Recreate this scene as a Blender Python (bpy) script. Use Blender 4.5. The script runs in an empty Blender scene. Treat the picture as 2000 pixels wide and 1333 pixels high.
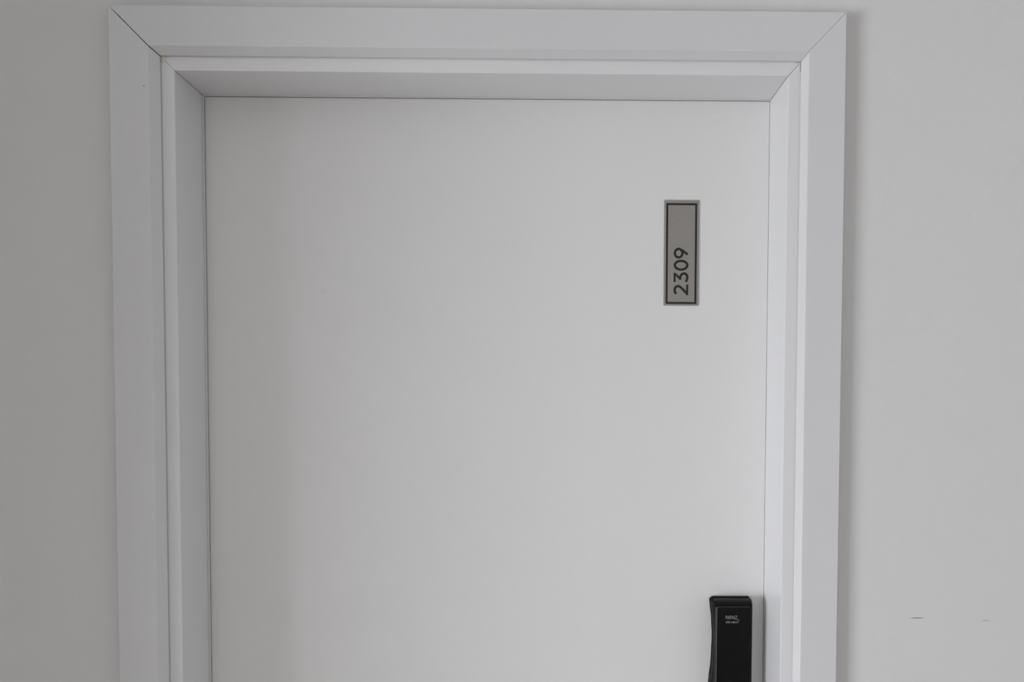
import bpy, bmesh, math
from mathutils import Matrix, Vector

sc = bpy.context.scene
C = sc.collection
ZF = 1.716                      # height of the survey origin above the floor (m)

# ------------------------------------------------------------------ camera
cam_d = bpy.data.cameras.new('camera')
cam = bpy.data.objects.new('camera', cam_d); C.objects.link(cam)
cam_d.sensor_width = 36.0
cam_d.lens = 1750.0 / 2000.0 * 36.0
cam_d.shift_x = -103.97 / 2000.0
cam_d.shift_y = 190.64 / 2000.0
cam_d.clip_start = 0.02
pitch, yaw, roll = -0.0407701, -0.0142868, -0.0036135
M = (Matrix.Rotation(yaw, 3, 'Z') @ Matrix.Rotation(pitch, 3, 'X') @ Matrix.Rotation(roll, 3, 'Y'))
R = Matrix((M.col[0], M.col[2], -M.col[1])).transposed()      # columns: right, up, back
cam.matrix_world = Matrix.Translation((0.0882576, -1.22, -0.056046 + ZF)) @ R.to_4x4()
sc.camera = cam

# ------------------------------------------------------------------ light and exposure
RX0, RX1, RY0 = -3.12, 2.20, -4.80          # landing: left wall, right wall, back wall
NX, NY = -1.02, -0.47                       # corner of the unseen block added to shade the left of the doorway
CEIL = 2.62
WY0, WY1, WZ0, WZ1 = -3.25, -1.42, 0.12, 1.70   # daylight window in the left wall
BX0, BX1, BZ0, BZ1 = -1.18, 0.02, 0.82, 1.72    # unseen opening added in the back wall for dim fill light

world = bpy.data.worlds.new('overcast_sky'); sc.world = world
world.use_nodes = True
bg = world.node_tree.nodes['Background']
bg.inputs['Color'].default_value = (0.72, 0.80, 0.92, 1)
bg.inputs['Strength'].default_value = 1.0

def area(name, loc, direction, sx, sy, power, col):
    d = bpy.data.lights.new(name, 'AREA'); d.shape = 'RECTANGLE'
    d.size = sx; d.size_y = sy; d.energy = power; d.color = col
    o = bpy.data.objects.new(name, d); C.objects.link(o)
    o.location = loc
    o.rotation_euler = Vector(direction).to_track_quat('-Z', 'Y').to_euler()
    return o
area('window_daylight', (RX0 - 0.10, (WY0 + WY1) / 2, (WZ0 + WZ1) / 2), (1, 0, 0), WZ1 - WZ0, WY1 - WY0, 132, (0.925, 0.948, 1.0))
area('back_fill_light', ((BX0 + BX1) / 2, RY0 - 0.10, (BZ0 + BZ1) / 2), (0, 1, 0), BX1 - BX0, BZ1 - BZ0, 11.5, (1.0, 0.94, 0.88))  # added warm fill from behind the camera, not a known source

vs = sc.view_settings
vs.view_transform = 'Standard'; vs.look = 'None'; vs.gamma = 1.0; vs.use_curve_mapping = False
vs.exposure = 0.45

# ------------------------------------------------------------------ materials
def new_mat(name):
    m = bpy.data.materials.new(name); m.use_nodes = True
    nt = m.node_tree
    return m, nt, nt.nodes['Principled BSDF']

def N(nt, t, **kw):
    n = nt.nodes.new(t)
    for k, v in kw.items():
        setattr(n, k, v)
    return n

def math_node(nt, op, a, b=None, clamp=False):
    n = N(nt, 'ShaderNodeMath', operation=op); n.use_clamp = clamp
    for i, v in enumerate((a, b)):
        if v is None: continue
        if isinstance(v, (int, float)): n.inputs[i].default_value = v
        else: nt.links.new(v, n.inputs[i])
    return n.outputs[0]

def paint(name, col, rough, bump_scale=900.0, bump=0.06, mottling=0.012, stains=(), spec=0.35, wave=0.0):
    """painted surface: fine orange peel, faint mottling, and marks of their own shape
    stains: (x, z, half_x, half_z, colour, strength, softness) in metres on the surface"""
    m, nt, b = new_mat(name)
    tc = N(nt, 'ShaderNodeTexCoord')
    pos = tc.outputs['Object']
    no = N(nt, 'ShaderNodeTexNoise'); no.inputs['Scale'].default_value = 7; no.inputs['Detail'].default_value = 3
    nt.links.new(pos, no.inputs['Vector'])
    mr = N(nt, 'ShaderNodeMapRange'); mr.inputs[3].default_value = 1 - mottling; mr.inputs[4].default_value = 1 + mottling
    nt.links.new(no.outputs['Fac'], mr.inputs[0])
    hsv = N(nt, 'ShaderNodeHueSaturation'); hsv.inputs['Color'].default_value = (*col, 1)
    nt.links.new(mr.outputs[0], hsv.inputs['Value'])
    cur = hsv.outputs['Color']
    if stains:
        sep = N(nt, 'ShaderNodeSeparateXYZ'); nt.links.new(pos, sep.inputs[0])
        ns = N(nt, 'ShaderNodeTexNoise'); ns.inputs['Scale'].default_value = 300
        nt.links.new(pos, ns.inputs['Vector'])
        wob = math_node(nt, 'MULTIPLY', math_node(nt, 'SUBTRACT', ns.outputs['Fac'], 0.5), 0.7)
        for (x, z, hx, hz, c, s, soft) in stains:
            dx = math_node(nt, 'DIVIDE', math_node(nt, 'SUBTRACT', sep.outputs[0], x), hx)
            dz = math_node(nt, 'DIVIDE', math_node(nt, 'SUBTRACT', sep.outputs[2], z + ZF), hz)
            r2 = math_node(nt, 'ADD', math_node(nt, 'MULTIPLY', dx, dx), math_node(nt, 'MULTIPLY', dz, dz))
            r2 = math_node(nt, 'ADD', r2, wob)
            f = math_node(nt, 'DIVIDE', math_node(nt, 'SUBTRACT', 1.0, r2), soft, clamp=True)
            f = math_node(nt, 'MULTIPLY', f, s)
            mx = N(nt, 'ShaderNodeMix', data_type='RGBA')
            nt.links.new(f, mx.inputs[0]); nt.links.new(cur, mx.inputs[6]); mx.inputs[7].default_value = (*c, 1)
            cur = mx.outputs[2]
    nt.links.new(cur, b.inputs['Base Color'])
    b.inputs['Roughness'].default_value = rough
    b.inputs['Specular IOR Level'].default_value = spec
    nb = N(nt, 'ShaderNodeTexNoise'); nb.inputs['Scale'].default_value = bump_scale; nb.inputs['Detail'].default_value = 2
    nt.links.new(pos, nb.inputs['Vector'])
    bp = N(nt, 'ShaderNodeBump'); bp.inputs['Strength'].default_value = bump; bp.inputs['Distance'].default_value = 0.0006
    nt.links.new(nb.outputs['Fac'], bp.inputs['Height'])
    nt.links.new(bp.outputs[0], b.inputs['Normal'])
    return m

DARK = (0.05, 0.05, 0.05)
WALL = (0.715, 0.71, 0.703)
M_wall = paint('matte_wall_paint', WALL, 0.85, 700, 0.25, 0.015, stains=[
    (0.5935, -0.3527, 0.0105, 0.00085, DARK, 0.8, 0.9),
    (0.585, -0.3533, 0.008, 0.0004, (0.2, 0.2, 0.2), 0.5, 0.9),
    (0.6885, -0.3563, 0.0075, 0.0007, (0.12, 0.12, 0.12), 0.5, 0.9)])
M_trim = paint('satin_white_trim', (0.70, 0.698, 0.703), 0.28, 500, 0.05, 0.008, stains=[
    (-0.4500, 0.3572, 0.0013, 0.0007, DARK, 0.95, 0.6)])
M_jamb = paint('satin_white_jamb', (0.775, 0.772, 0.776), 0.26, 500, 0.05, 0.008)
M_door = paint('painted_door_leaf', (0.80, 0.795, 0.787), 0.5, 350, 0.12, 0.012, stains=[
    (-0.247, 0.105, 0.0022, 0.0035, (0.68, 0.67, 0.66), 0.5, 1.0)])
M_caulk = paint('cream_caulk', (0.66, 0.645, 0.575), 0.6, 400, 0.3, 0.03)
M_seal = paint('pale_rubber_seal', (0.70, 0.68, 0.68), 0.55, 300, 0.05, 0.01)
M_ceil = paint('ceiling_paint', (0.80, 0.80, 0.79), 0.9, 500, 0.1, 0.01)
M_base = paint('skirting_paint', (0.78, 0.78, 0.77), 0.45, 500, 0.05, 0.01)

def floor_mat():
    m, nt, b = new_mat('grey_porcelain_tile')
    tc = N(nt, 'ShaderNodeTexCoord'); no = N(nt, 'ShaderNodeTexNoise')
    no.inputs['Scale'].default_value = 4; no.inputs['Detail'].default_value = 6
    nt.links.new(tc.outputs['Object'], no.inputs['Vector'])
    cr = N(nt, 'ShaderNodeValToRGB')
    cr.color_ramp.elements[0].color = (0.44, 0.40, 0.36, 1); cr.color_ramp.elements[1].color = (0.56, 0.52, 0.47, 1)
    nt.links.new(no.outputs['Fac'], cr.inputs[0]); nt.links.new(cr.outputs[0], b.inputs['Base Color'])
    b.inputs['Roughness'].default_value = 0.35
    return m
M_floor = floor_mat()

def metal_mat():
    m, nt, b = new_mat('brushed_steel_plate')
    tc = N(nt, 'ShaderNodeTexCoord'); mp = N(nt, 'ShaderNodeMapping'); mp.inputs['Scale'].default_value = (60, 60, 2500)
    nt.links.new(tc.outputs['Object'], mp.inputs[0])
    no = N(nt, 'ShaderNodeTexNoise'); no.inputs['Scale'].default_value = 1.0; no.inputs['Detail'].default_value = 3
    nt.links.new(mp.outputs[0], no.inputs['Vector'])
    cr = N(nt, 'ShaderNodeValToRGB')
    cr.color_ramp.elements[0].position = 0.3; cr.color_ramp.elements[0].color = (0.33, 0.316, 0.293, 1)
    cr.color_ramp.elements[1].position = 0.7; cr.color_ramp.elements[1].color = (0.40, 0.386, 0.36, 1)
    nt.links.new(no.outputs['Fac'], cr.inputs[0]); nt.links.new(cr.outputs[0], b.inputs['Base Color'])
    b.inputs['Metallic'].default_value = 0.85; b.inputs['Roughness'].default_value = 0.38
    bp = N(nt, 'ShaderNodeBump'); bp.inputs['Strength'].default_value = 0.05; bp.inputs['Distance'].default_value = 0.0002
    nt.links.new(no.outputs['Fac'], bp.inputs['Height']); nt.links.new(bp.outputs[0], b.inputs['Normal'])
    return m
M_metal = metal_mat()

def plain(name, col, rough, metallic=0.0, spec=0.5, noise=0.1):
    m, nt, b = new_mat(name)
    tc = N(nt, 'ShaderNodeTexCoord'); no = N(nt, 'ShaderNodeTexNoise'); no.inputs['Scale'].default_value = 200
    nt.links.new(tc.outputs['Object'], no.inputs['Vector'])
    mr = N(nt, 'ShaderNodeMapRange'); mr.inputs[3].default_value = rough * (1 - noise); mr.inputs[4].default_value = rough * (1 + noise)
    nt.links.new(no.outputs['Fac'], mr.inputs[0]); nt.links.new(mr.outputs[0], b.inputs['Roughness'])
    b.inputs['Base Color'].default_value = (*col, 1); b.inputs['Metallic'].default_value = metallic
    b.inputs['Specular IOR Level'].default_value = spec
    return m
M_ink = plain('engraved_black', (0.008, 0.006, 0.005), 0.55)
M_black = plain('satin_black_plastic', (0.0065, 0.0065, 0.007), 0.34, spec=0.09)
M_blackplate = plain('matte_black_plate', (0.004, 0.004, 0.0045), 0.5, spec=0.2)
M_glass = plain('gloss_black_panel', (0.0045, 0.0045, 0.0045), 0.16, spec=0.22)
M_rim = plain('dark_chrome_line', (0.20, 0.20, 0.20), 0.3, metallic=0.6)
M_print = plain('pale_grey_print', (0.30, 0.30, 0.29), 0.5)
M_winframe = plain('white_window_frame', (0.8, 0.8, 0.8), 0.4)

def pane_mat():
    m, nt, b = new_mat('window_glass')
    nt.nodes.remove(b)
    out = nt.nodes['Material Output']
    t = N(nt, 'ShaderNodeBsdfTransparent'); g = N(nt, 'ShaderNodeBsdfGlossy'); g.inputs['Roughness'].default_value = 0.02
    fr = N(nt, 'ShaderNodeFresnel'); mx = N(nt, 'ShaderNodeMixShader')
    nt.links.new(fr.outputs[0], mx.inputs[0]); nt.links.new(t.outputs[0], mx.inputs[1]); nt.links.new(g.outputs[0], mx.inputs[2])
    nt.links.new(mx.outputs[0], out.inputs[0])
    return m
M_pane = pane_mat()

# ------------------------------------------------------------------ mesh helpers
def obj(name, verts, faces, mat, parent=None, bevel=0.0, seg=2, smooth=False, angle=30):
    me = bpy.data.meshes.new(name)
    me.from_pydata([tuple(v) for v in verts], [], faces)
    bm = bmesh.new(); bm.from_mesh(me)
    bmesh.ops.recalc_face_normals(bm, faces=bm.faces)
    bm.to_mesh(me); bm.free()
    me.materials.append(mat)
    o = bpy.data.objects.new(name, me); C.objects.link(o)
    if parent: o.parent = parent
    if bevel:
        md = o.modifiers.new('bevel', 'BEVEL'); md.width = bevel; md.segments = seg
        md.limit_method = 'ANGLE'; md.angle_limit = math.radians(angle); md.harden_normals = False
    if smooth:
        for p in me.polygons: p.use_smooth = True
        me.set_sharp_from_angle(angle=math.radians(angle))
    return o

def box_data(x0, x1, y0, y1, z0, z1):
    v = [(x, y, z) for x in (x0, x1) for y in (y0, y1) for z in (z0, z1)]
    f = [(0, 1, 3, 2), (4, 6, 7, 5), (0, 4, 5, 1), (2, 3, 7, 6), (0, 2, 6, 4), (1, 5, 7, 3)]
    return v, f
def boxes(name, lst, mat, parent=None, bevel=0.0):
    V, F = [], []
    for b in lst:
        v, f = box_data(*b); n = len(V); V += v; F += [tuple(i + n for i in q) for q in f]
    return obj(name, V, F, mat, parent, bevel)

def empty(name, loc):
    o = bpy.data.objects.new(name, None); C.objects.link(o); o.location = loc
    o.empty_display_size = 0.05
    return o
def at(o, parent_loc):          # keep world-coordinate meshes in place under a moved root
    o.matrix_parent_inverse = Matrix.Translation(parent_loc).inverted()
    return o
def struct(o): o['kind'] = 'structure'; return o

# ------------------------------------------------------------------ the setting
# door opening in the wall (rough opening hidden behind the casing)
OXL, OXR, OZT = -0.462, 0.448, 0.430 + ZF
WT = 0.19
struct(boxes('wall_front', [(RX0, OXL, 0, WT, 0, CEIL), (OXR, RX1, 0, WT, 0, CEIL), (OXL, OXR, 0, WT, OZT, CEIL)], M_wall))
struct(boxes('wall_left', [(RX0 - 0.2, RX0, WY1, WT, 0, CEIL), (RX0 - 0.2, RX0, RY0, WY0, 0, CEIL),
                           (RX0 - 0.2, RX0, WY0, WY1, 0, WZ0), (RX0 - 0.2, RX0, WY0, WY1, WZ1, CEIL)], M_wall))
struct(boxes('wall_right', [(RX1, RX1 + 0.15, RY0, WT, 0, CEIL)], M_wall))
struct(boxes('wall_back', [(RX0 - 0.2, BX0, RY0 - 0.15, RY0, 0, CEIL), (BX1, RX1 + 0.15, RY0 - 0.15, RY0, 0, CEIL),
                           (BX0, BX1, RY0 - 0.15, RY0, 0, BZ0), (BX0, BX1, RY0 - 0.15, RY0, BZ1, CEIL)], M_wall))
struct(boxes('ceiling', [(RX0 - 0.2, RX1 + 0.15, RY0 - 0.15, WT + 0.4, CEIL, CEIL + 0.12)], M_ceil))
struct(boxes('floor', [(RX0 - 0.2, RX1 + 0.15, RY0 - 0.15, WT + 0.4, -0.10, 0)], M_floor))
struct(boxes('shading_block_left', [(RX0, NX, NY, 0, 0, CEIL)], M_wall))  # out-of-view occluder, added to keep window light off the left side
struct(boxes('baseboard_left', [(NX, -0.4945, -0.012, 0, 0, 0.08)], M_base))
struct(boxes('baseboard_right', [(0.476, RX1, -0.012, 0, 0, 0.08)], M_base))
win = struct(empty('window_1', (RX0, (WY0 + WY1) / 2, WZ0)))
wl = tuple(win.location)
fw = 0.045
at(boxes('window_frame', [(RX0 - 0.08, RX0 - 0.02, WY0, WY0 + fw, WZ0, WZ1), (RX0 - 0.08, RX0 - 0.02, WY1 - fw, WY1, WZ0, WZ1),
                       (RX0 - 0.08, RX0 - 0.02, WY0 + fw, WY1 - fw, WZ0, WZ0 + fw), (RX0 - 0.08, RX0 - 0.02, WY0 + fw, WY1 - fw, WZ1 - fw, WZ1),
                       (RX0 - 0.08, RX0 - 0.02, (WY0 + WY1) / 2 - fw / 2, (WY0 + WY1) / 2 + fw / 2, WZ0 + fw, WZ1 - fw)], M_winframe, win), wl)
at(boxes('pane', [(RX0 - 0.053, RX0 - 0.048, WY0 + fw, (WY0 + WY1) / 2 - fw / 2, WZ0 + fw, WZ1 - fw)], M_pane, win), wl)
at(boxes('pane', [(RX0 - 0.053, RX0 - 0.048, (WY0 + WY1) / 2 + fw / 2, WY1 - fw, WZ0 + fw, WZ1 - fw)], M_pane, win), wl)

fill_win = struct(empty('fill_window', ((BX0 + BX1) / 2, RY0, BZ0)))  # made-up window, built around the added fill light
w2 = tuple(fill_win.location)
at(boxes('window_frame', [(BX0, BX0 + fw, RY0 - 0.08, RY0 - 0.03, BZ0, BZ1), (BX1 - fw, BX1, RY0 - 0.08, RY0 - 0.03, BZ0, BZ1),
                          (BX0 + fw, BX1 - fw, RY0 - 0.08, RY0 - 0.03, BZ0, BZ0 + fw), (BX0 + fw, BX1 - fw, RY0 - 0.08, RY0 - 0.03, BZ1 - fw, BZ1)], M_winframe, fill_win), w2)
at(boxes('pane', [(BX0 + fw, BX1 - fw, RY0 - 0.06, RY0 - 0.055, BZ0 + fw, BZ1 - fw)], M_pane, fill_win), w2)

# mitred frames: each profile point is (xL, xR, zT, y); legs run to the floor
def mitred(name, prof, mat, parent, pl, bevel, gaps, top_first=False):
    n = len(prof)
    out = []
    for side in ('L', 'R', 'T'):
        V = []
        for (xl, xr, zt, y) in prof:
            zt = zt + ZF
            if side == 'L': V += [(xl, y, 0.0), (xl, y, zt - gaps[0])]
            elif side == 'R': V += [(xr, y, 0.0), (xr, y, zt - gaps[1])]
            else: V += [(xl, y, zt), (xr, y, zt)]
        F = [(2 * i, 2 * ((i + 1) % n), 2 * ((i + 1) % n) + 1, 2 * i + 1) for i in range(n)]
        F += [tuple(2 * i for i in range(n)), tuple(2 * i + 1 for i in reversed(range(n)))]
        o = obj(name, V, F, mat, parent, bevel, 2)
        for md in o.modifiers: md.angle_limit = math.radians(25)
        out.append(at(o, pl))
    return out

# casing: outer edge, outer front edge, fold, inner seam edge, back inner edge, back step
T = 0.017
cas = [(-0.4945, 0.4762, 0.4616, -0.0002), (-0.4948, 0.4762, 0.4616, -T), (-0.4435, 0.4269, 0.4100, -T),
       (-0.4341, 0.4203, 0.4019, -0.0045), (-0.4341, 0.4203, 0.4019, -0.0013), (-0.4560, 0.4420, 0.4240, -0.0013), (-0.4560, 0.4420, 0.4240, -0.0002)]
t1 = struct(empty('trim_1', (0, 0, 0))); t1l = (0, 0, 0)
mitred('casing_board', cas, M_trim, t1, t1l, 0.0009, (0.0013, 0.00022))

# door lining: front strip flush with the wall, side running back to the leaf, stop behind the leaf
YD = 0.1001
jam = [(-0.4600, 0.4460, 0.4280, 0.0), (-0.4168, 0.4039, 0.3839, 0.0), (-0.4168, 0.4039, 0.3839, YD + 0.0375),
       (-0.4040, 0.3911, 0.3711, YD + 0.0375), (-0.4040, 0.3911, 0.3711, YD + 0.070), (-0.4600, 0.4460, 0.4280, YD + 0.070)]
t2 = struct(empty('trim_2', (0, 0, 0)))
mitred('lining_board', jam, M_jamb, t2, (0, 0, 0), 0.0009, (0.0002, 0.0005))
# narrow seal along the arris against the leaf, top and left
def seal(v): return at(boxes('weather_seal', [v], M_seal, t2, 0.0004), (0, 0, 0))
seal((-0.4168, -0.4150, YD - 0.0075, YD - 0.002, 0.0, 0.3839 + ZF - 0.002))
seal((-0.4168, 0.4039, YD - 0.006, YD - 0.002, 0.3839 + ZF - 0.0012, 0.3839 + ZF))

# caulk dabs in the corners
def dab(x, y, z, sx, sy, sz, parent, rot=0):
    bm = bmesh.new(); bmesh.ops.create_icosphere(bm, subdivisions=2, radius=1)
    for v in bm.verts:
        n = 1 + 0.18 * math.sin(7 * v.co.x + 3 * v.co.z) * math.cos(5 * v.co.z + x * 40)
        v.co *= n
    bm.transform(Matrix.Translation((x, y, z + ZF)) @ Matrix.Rotation(rot, 4, 'Y') @ Matrix.Diagonal((sx, sy, sz, 1)))
    me = bpy.data.meshes.new('caulk'); bm.to_mesh(me); bm.free(); me.materials.append(M_caulk)
    for p in me.polygons: p.use_smooth = True
    o = bpy.data.objects.new('caulk', me); C.objects.link(o); o.parent = parent

dab(-0.4315, 0.0, 0.3990, 0.0052, 0.0009, 0.0052, t2, 0.5)
dab(-0.4165, YD - 0.0012, 0.3835, 0.0026, 0.0022, 0.0026, t2)
dab(0.4175, 0.0, 0.4005, 0.0060, 0.0007, 0.0018, t2)
dab(0.4193, 0.0, 0.3950, 0.0016, 0.0009, 0.0065, t2)

# door leaf
struct(boxes('door_1', [(-0.4159, 0.4037, YD, YD + 0.035, 0.006, 0.38305 + ZF)], M_door, None, 0.0008))

# ------------------------------------------------------------------ number plate
PX0, PX1, PZ0, PZ1 = 0.2505, 0.3018, 0.0860, 0.2394
YP = YD - 0.0015
pl_loc = ((PX0 + PX1) / 2, YD, PZ0 + ZF)
plate = empty('number_plate', pl_loc)
plate['label'] = 'upright brushed steel door number plate reading 2309 sideways in black'
plate['category'] = 'sign'
at(boxes('plate', [(PX0, PX1, YP, YD, PZ0 + ZF, PZ1 + ZF)], M_metal, plate, 0.0004), pl_loc)
bx0, bx1, bz0, bz1, bw = 0.2535, 0.2986, 0.0884 + ZF, 0.2348 + ZF, 0.0028
yb = YP - 0.0003
def ring(name, x0, x1, z0, z1, w, ya, yb_, mat, parent, pl):
    o_ = [(x0, z0), (x1, z0), (x1, z1), (x0, z1)]
    i_ = [(x0 + w, z0 + w), (x1 - w, z0 + w), (x1 - w, z1 - w), (x0 + w, z1 - w)]
    V = [(x, ya, z) for x, z in o_ + i_] + [(x, yb_, z) for x, z in o_ + i_]
    F = []
    for k in range(4):
        j = (k + 1) % 4
        F += [(k, j, j + 4, k + 4), (k + 8, k + 12, j + 12, j + 8), (k, k + 8, j + 8, j), (k + 4, j + 4, j + 12, k + 12)]
    return at(obj(name, V, F, mat, parent), pl)
ring('border', bx0, bx1, bz0, bz1, bw, yb, YP, M_ink, plate, pl_loc)

def spline(pts, closed=False, n=8):
    out = []
    m = len(pts)
    rng = range(m) if closed else range(m - 1)
    for i in rng:
        p1, p2 = pts[i], pts[(i + 1) % m]
        p0 = pts[(i - 1) % m] if closed or i > 0 else p1
        p3 = pts[(i + 2) % m] if closed or i < m - 2 else p2
        for k in range(n):
            t = k / n
            out.append(tuple(0.5 * (2 * b + (c - a) * t + (2 * a - 5 * b + 4 * c - d) * t * t + (3 * b - a - 3 * c + d) * t ** 3)
                             for a, b, c, d in zip(p0, p1, p2, p3)))
    if not closed: out.append(tuple(pts[-1]))
    return out
def ribbon(path, w, closed):
    n = len(path); Lf, Rt = [], []
    for i, p in enumerate(path):
        a = path[(i - 1) % n] if closed or i > 0 else p
        b = path[(i + 1) % n] if closed or i < n - 1 else p
        dx, dy = b[0] - a[0], b[1] - a[1]; L = math.hypot(dx, dy) or 1
        nx, ny = -dy / L * w / 2, dx / L * w / 2
        Lf.append((p[0] + nx, p[1] + ny)); Rt.append((p[0] - nx, p[1] - ny))
    return Lf, Rt
def digit(base, strokes):
    V, F = [], []
    for (path, closed, w, lift) in strokes:
        Lf, Rt = ribbon(path, w, closed); n = len(path); o0 = len(V)
        y0 = YP - 0.0003 - lift
        for pts, y in ((Lf, y0), (Rt, y0), (Lf, YP), (Rt, YP)):
            for (a, b) in pts:
                V.append((0.2865 - b * SB, y, 0.1012 + ZF + (base + a) * SB))
        m = n if closed else n - 1
        for i in range(m):
            j = (i + 1) % n
            F += [(o0 + i, o0 + j, o0 + n + j, o0 + n + i), (o0 + 2 * n + i, o0 + 3 * n + i, o0 + 3 * n + j, o0 + 2 * n + j),
                  (o0 + i, o0 + 2 * n + i, o0 + 2 * n + j, o0 + j), (o0 + n + i, o0 + n + j, o0 + 3 * n + j, o0 + 3 * n + i)]
        if not closed:
            for i in (0, n - 1):
                F.append((o0 + i, o0 + n + i, o0 + 3 * n + i, o0 + 2 * n + i))
    return at(obj('digit', V, F, M_ink, plate), pl_loc)
SB = 0.0216 / 28.3
W = 4.5
def ell(ca, cb, ra, rb, n=40): return [(ca + ra * math.cos(2 * math.pi * i / n), cb + rb * math.sin(2 * math.pi * i / n)) for i in range(n)]
digit(0.6, [(spline([(1.9, 23.0), (5.0, 25.2), (9.5, 26.0), (14.2, 24.6), (16.6, 20.4), (15.3, 15.8), (10.6, 10.4), (2.0, 2.0)]), False, W, 0.0),
          ([(-0.6, 2.0), (19.6, 2.0)], False, 4.0, 0.00005)])
digit(24.6, [([(0.4, 26.2), (17.8, 26.2)], False, 3.8, 0.0),
           ([(16.9, 26.5), (5.6, 14.2)], False, 4.0, 0.00005),
           (spline([(5.0, 15.4), (9.2, 15.6), (13.9, 13.7), (16.6, 9.6), (15.9, 5.2), (12.2, 2.4), (7.0, 2.1), (0.8, 4.6)]), False, W, 0.0001)])
digit(46.9, [(ell(10.2, 14.1, 8.3, 12.0), True, W, 0.0)])
digit(69.9, [(ell(10.2, 18.9, 8.1, 7.2), True, W, 0.0), (spline([(17.0, 15.5), (14.6, 10.8), (11.0, 6.0), (7.6, 1.6)]), False, W, 0.00005)])

# ------------------------------------------------------------------ electronic lock
lk_loc = (0.352, YD, -0.72 + ZF)
lock = empty('digital_door_lock', lk_loc)
lock['label'] = 'black electronic push pull door lock with glossy touch panel on white door'
lock['category'] = 'door lock'
ZT, ZB = -0.3436 + ZF, -0.72 + ZF
def lerp_tab(tab, z):
    tab = sorted(tab)
    if z <= tab[0][0]: return tab[0][1]
    for (a, va), (b, vb) in zip(tab, tab[1:]):
        if z <= b:
            t = (z - a) / (b - a); t = t * t * (3 - 2 * t)
            return va + (vb - va) * t
    return tab[-1][1]
# left outline of the rear body, waisted below the top and flaring again
BACK = [(-0.72, 0.3235), (-0.60, 0.3195), (-0.52, 0.3185), (-0.4724, 0.3219), (-0.4354, 0.3254), (-0.4008, 0.3266), (-0.375, 0.3252), (-0.3486, 0.3222)]
MID = [(-0.72, 0.3245), (-0.52, 0.3215), (-0.468, 0.3236), (-0.3971, 0.3256), (-0.3516, 0.3236)]
# base plate with clipped top corners
c = 0.0035
x1b = 0.3842
def prism(name, outline, y0, y1, mat, parent, pl, bevel=0.0):
    n = len(outline)
    V = [(x, y0, z) for x, z in outline] + [(x, y1, z) for x, z in outline]
    F = [tuple(range(n)), tuple(range(2 * n - 1, n - 1, -1))] + [(i, i + n, (i + 1) % n + n, (i + 1) % n) for i in range(n)]
    return at(obj(name, V, F, mat, parent, bevel), pl)
zs = [ZB + (ZT - c - ZB) * i / 30 for i in range(31)]
outl = [(lerp_tab(BACK, z - ZF) - 0.0002, z) for z in zs] + [(0.3226 + c, ZT), (x1b - c - 0.001, ZT), (x1b - 0.0006, ZT - c), (x1b - 0.002, ZB)]
prism('mounting_plate', outl, YD - 0.007, YD, M_blackplate, lock, lk_loc, 0.0006)

# housing: sections stacked in height, rounded over at the top
V, F = [], []
zl = []
zc = -0.3552 + ZF
nst = 44
for i in range(nst): zl.append(ZB + 0.002 + (zc - ZB - 0.002) * i / (nst - 1))
rad = 0.0102
for i in range(1, 11): zl.append(zc + rad * math.sin(math.pi / 2 * i / 10))
rows = 0
for z in zl:
    zz = z - ZF
    up = max(0.0, (z - zc) / rad)
    pf = 0.0115 + 0.0210 * math.sqrt(max(0, 1 - up ** 2.0))
    k = 1 - 0.0 * up
    xb = lerp_tab(BACK, zz) + 0.0006; xm = lerp_tab(MID, zz) + 0.0002
    xf = 0.3250 + (0.0012) * min(1, (zz + 0.60) / 0.25)
    xr = 0.3802; xr2 = 0.3830
    ins = 0.0022 * up ** 3
    def d(p): return min(p, pf)
    sec = [(xb, 0.0068), (xb + 0.0004, d(0.0125)), (xm + 0.0016, d(0.0135)), (xm + 0.0004, d(0.0165)), (xm, d(0.0215)), (xm + 0.0012, d(0.0235)),
           (xm + 0.0012, d(0.0250)), (xf, d(0.0262)), (xf - 0.0002, d(0.0303)), (xf + 0.0018, d(0.0318)), (xf + 0.0035, d(0.0325)),
           (xr - 0.003, d(0.0325)), (xr - 0.0008, d(0.0312)), (xr, d(0.0280)), (xr2, d(0.018)), (xr2 + 0.0006, 0.0068)]
    cx_ = 0.353
    for (x, p) in sec:
        V.append((x + (cx_ - x) / abs(cx_ - x) * ins, YD - p, z))
    rows += 1
ns = 16
for r in range(rows - 1):
    for s in range(ns):
        a, b = r * ns + s, r * ns + (s + 1) % ns
        F.append((a, b, b + ns, a + ns))
F.append(tuple(range(ns))); F.append(tuple((rows - 1) * ns + s for s in range(ns)))
at(obj('housing', V, F, M_black, lock, smooth=True, angle=28), lk_loc)

# touch panel: rounded rectangle of gloss glass, slightly proud, in a thin bright edge
def rrect(x0, x1, z0, z1, r, n=6, xs=0.0):
    o = []
    for cx, cz, a0 in ((x1 - r, z1 - r, 0), (x0 + r, z1 - r, 90), (x0 + r, z0 + r, 180), (x1 - r, z0 + r, 270)):
        for i in range(n + 1):
            a = math.radians(a0 + 90 * i / n); o.append((cx + r * math.cos(a), cz + r * math.sin(a)))
    return o
pz1, pz0 = -0.3530 + ZF, -0.705 + ZF
px0, px1 = 0.3285, 0.3775
def shear(o): return [(x + 0.0012 * min(1.0, (z - ZF + 0.60) / 0.25) - 0.0012, z) for x, z in o]
prism('panel_rim', shear(rrect(px0 - 0.0007, px1 + 0.0002, pz0 - 0.0002, pz1 + 0.0002, 0.0028)), YD - 0.0328, YD - 0.0310, M_rim, lock, lk_loc, 0.0002)
tp = prism('touch_panel', shear(rrect(px0, px1, pz0, pz1, 0.0024)), YD - 0.0335, YD - 0.0315, M_glass, lock, lk_loc, 0.0003)

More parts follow.
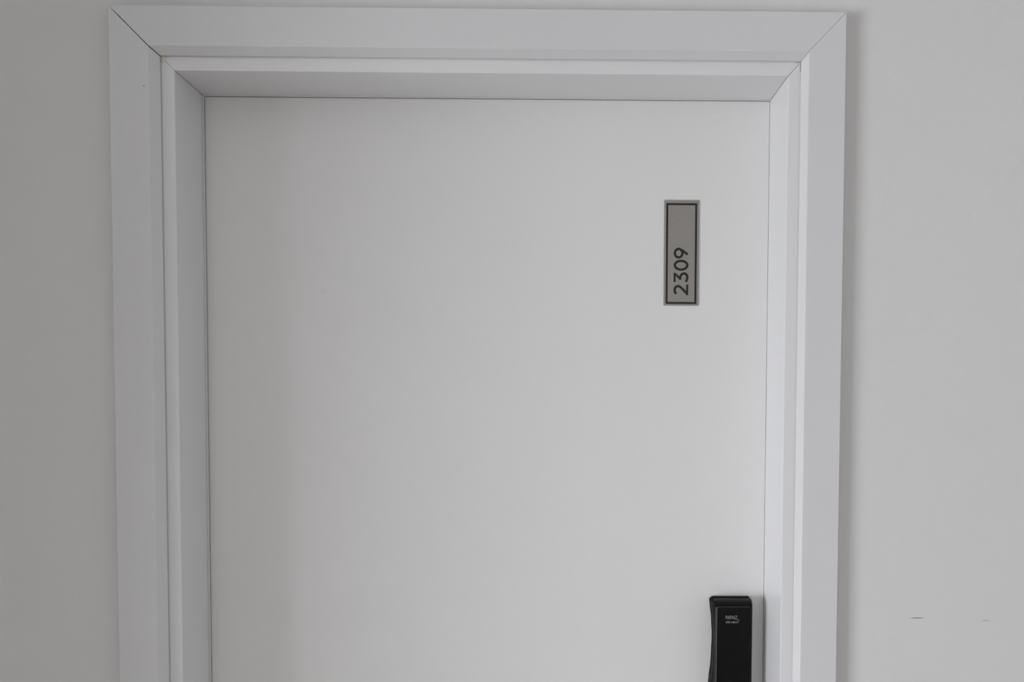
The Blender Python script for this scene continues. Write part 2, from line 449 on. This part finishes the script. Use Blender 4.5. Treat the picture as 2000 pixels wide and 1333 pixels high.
def lettering(s, x, z, w, h, name='lettering', weight=0.0, sp=1.0):
    cu = bpy.data.curves.new(name, 'FONT'); cu.body = s; cu.size = 1.0; cu.offset = weight; cu.space_character = sp
    o = bpy.data.objects.new(name, cu); C.objects.link(o)
    bpy.context.view_layer.update()
    me = bpy.data.meshes.new_from_object(o.evaluated_get(bpy.context.evaluated_depsgraph_get()))
    bpy.data.objects.remove(o); bpy.data.curves.remove(cu)
    xs = [v.co.x for v in me.vertices]; ys = [v.co.y for v in me.vertices]
    bm = bmesh.new(); bm.from_mesh(me)
    r = bmesh.ops.extrude_face_region(bm, geom=bm.faces[:])
    ev = [g for g in r['geom'] if isinstance(g, bmesh.types.BMVert)]
    for v in bm.verts:
        v.co.x = (v.co.x - min(xs)) / (max(xs) - min(xs)) * w
        v.co.y = (v.co.y - min(ys)) / (max(ys) - min(ys)) * h
        v.co.z = 0
    for v in ev: v.co.z = 0.0001
    bm.transform(Matrix.Translation((x, YD - 0.0335, z + ZF)) @ Matrix.Rotation(math.pi / 2, 4, 'X'))
    bmesh.ops.recalc_face_normals(bm, faces=bm.faces[:])
    bm.to_mesh(me); bm.free(); me.name = name
    me.materials.clear(); me.materials.append(M_print)
    ob = bpy.data.objects.new(name, me); C.objects.link(ob); ob.parent = lock
    return at(ob, lk_loc)
def sub(o):
    o.parent = tp; o.matrix_parent_inverse = (Matrix.Translation(lk_loc) @ tp.matrix_parent_inverse).inverted(); return o
sub(lettering('PAPAIZ', 0.3405, -0.3708, 0.0172, 0.0053))
sub(lettering('ASSA ABLOY', 0.3406, -0.3766, 0.0194, 0.0030, weight=0.01))
# small swoosh mark between the two lines
V, F = [], []
pth = spline([(0.3570, -0.3714), (0.3592, -0.3715), (0.3600, -0.3722), (0.3592, -0.3729)])
a_, b_ = ribbon(pth, 0.00045, False)
n = len(pth)
V = [(x, YD - 0.0336, z + ZF) for x, z in a_ + b_] + [(x, YD - 0.0335, z + ZF) for x, z in a_ + b_]
F = [(i, i + 1, n + i + 1, n + i) for i in range(n - 1)] + [(2 * n + i, 3 * n + i, 3 * n + i + 1, 2 * n + i + 1) for i in range(n - 1)]
F += [(i, 2 * n + i, 2 * n + i + 1, i + 1) for i in range(n - 1)] + [(n + i, n + i + 1, 3 * n + i + 1, 3 * n + i) for i in range(n - 1)]
sub(at(obj('emblem', V, F, M_print, lock), lk_loc))
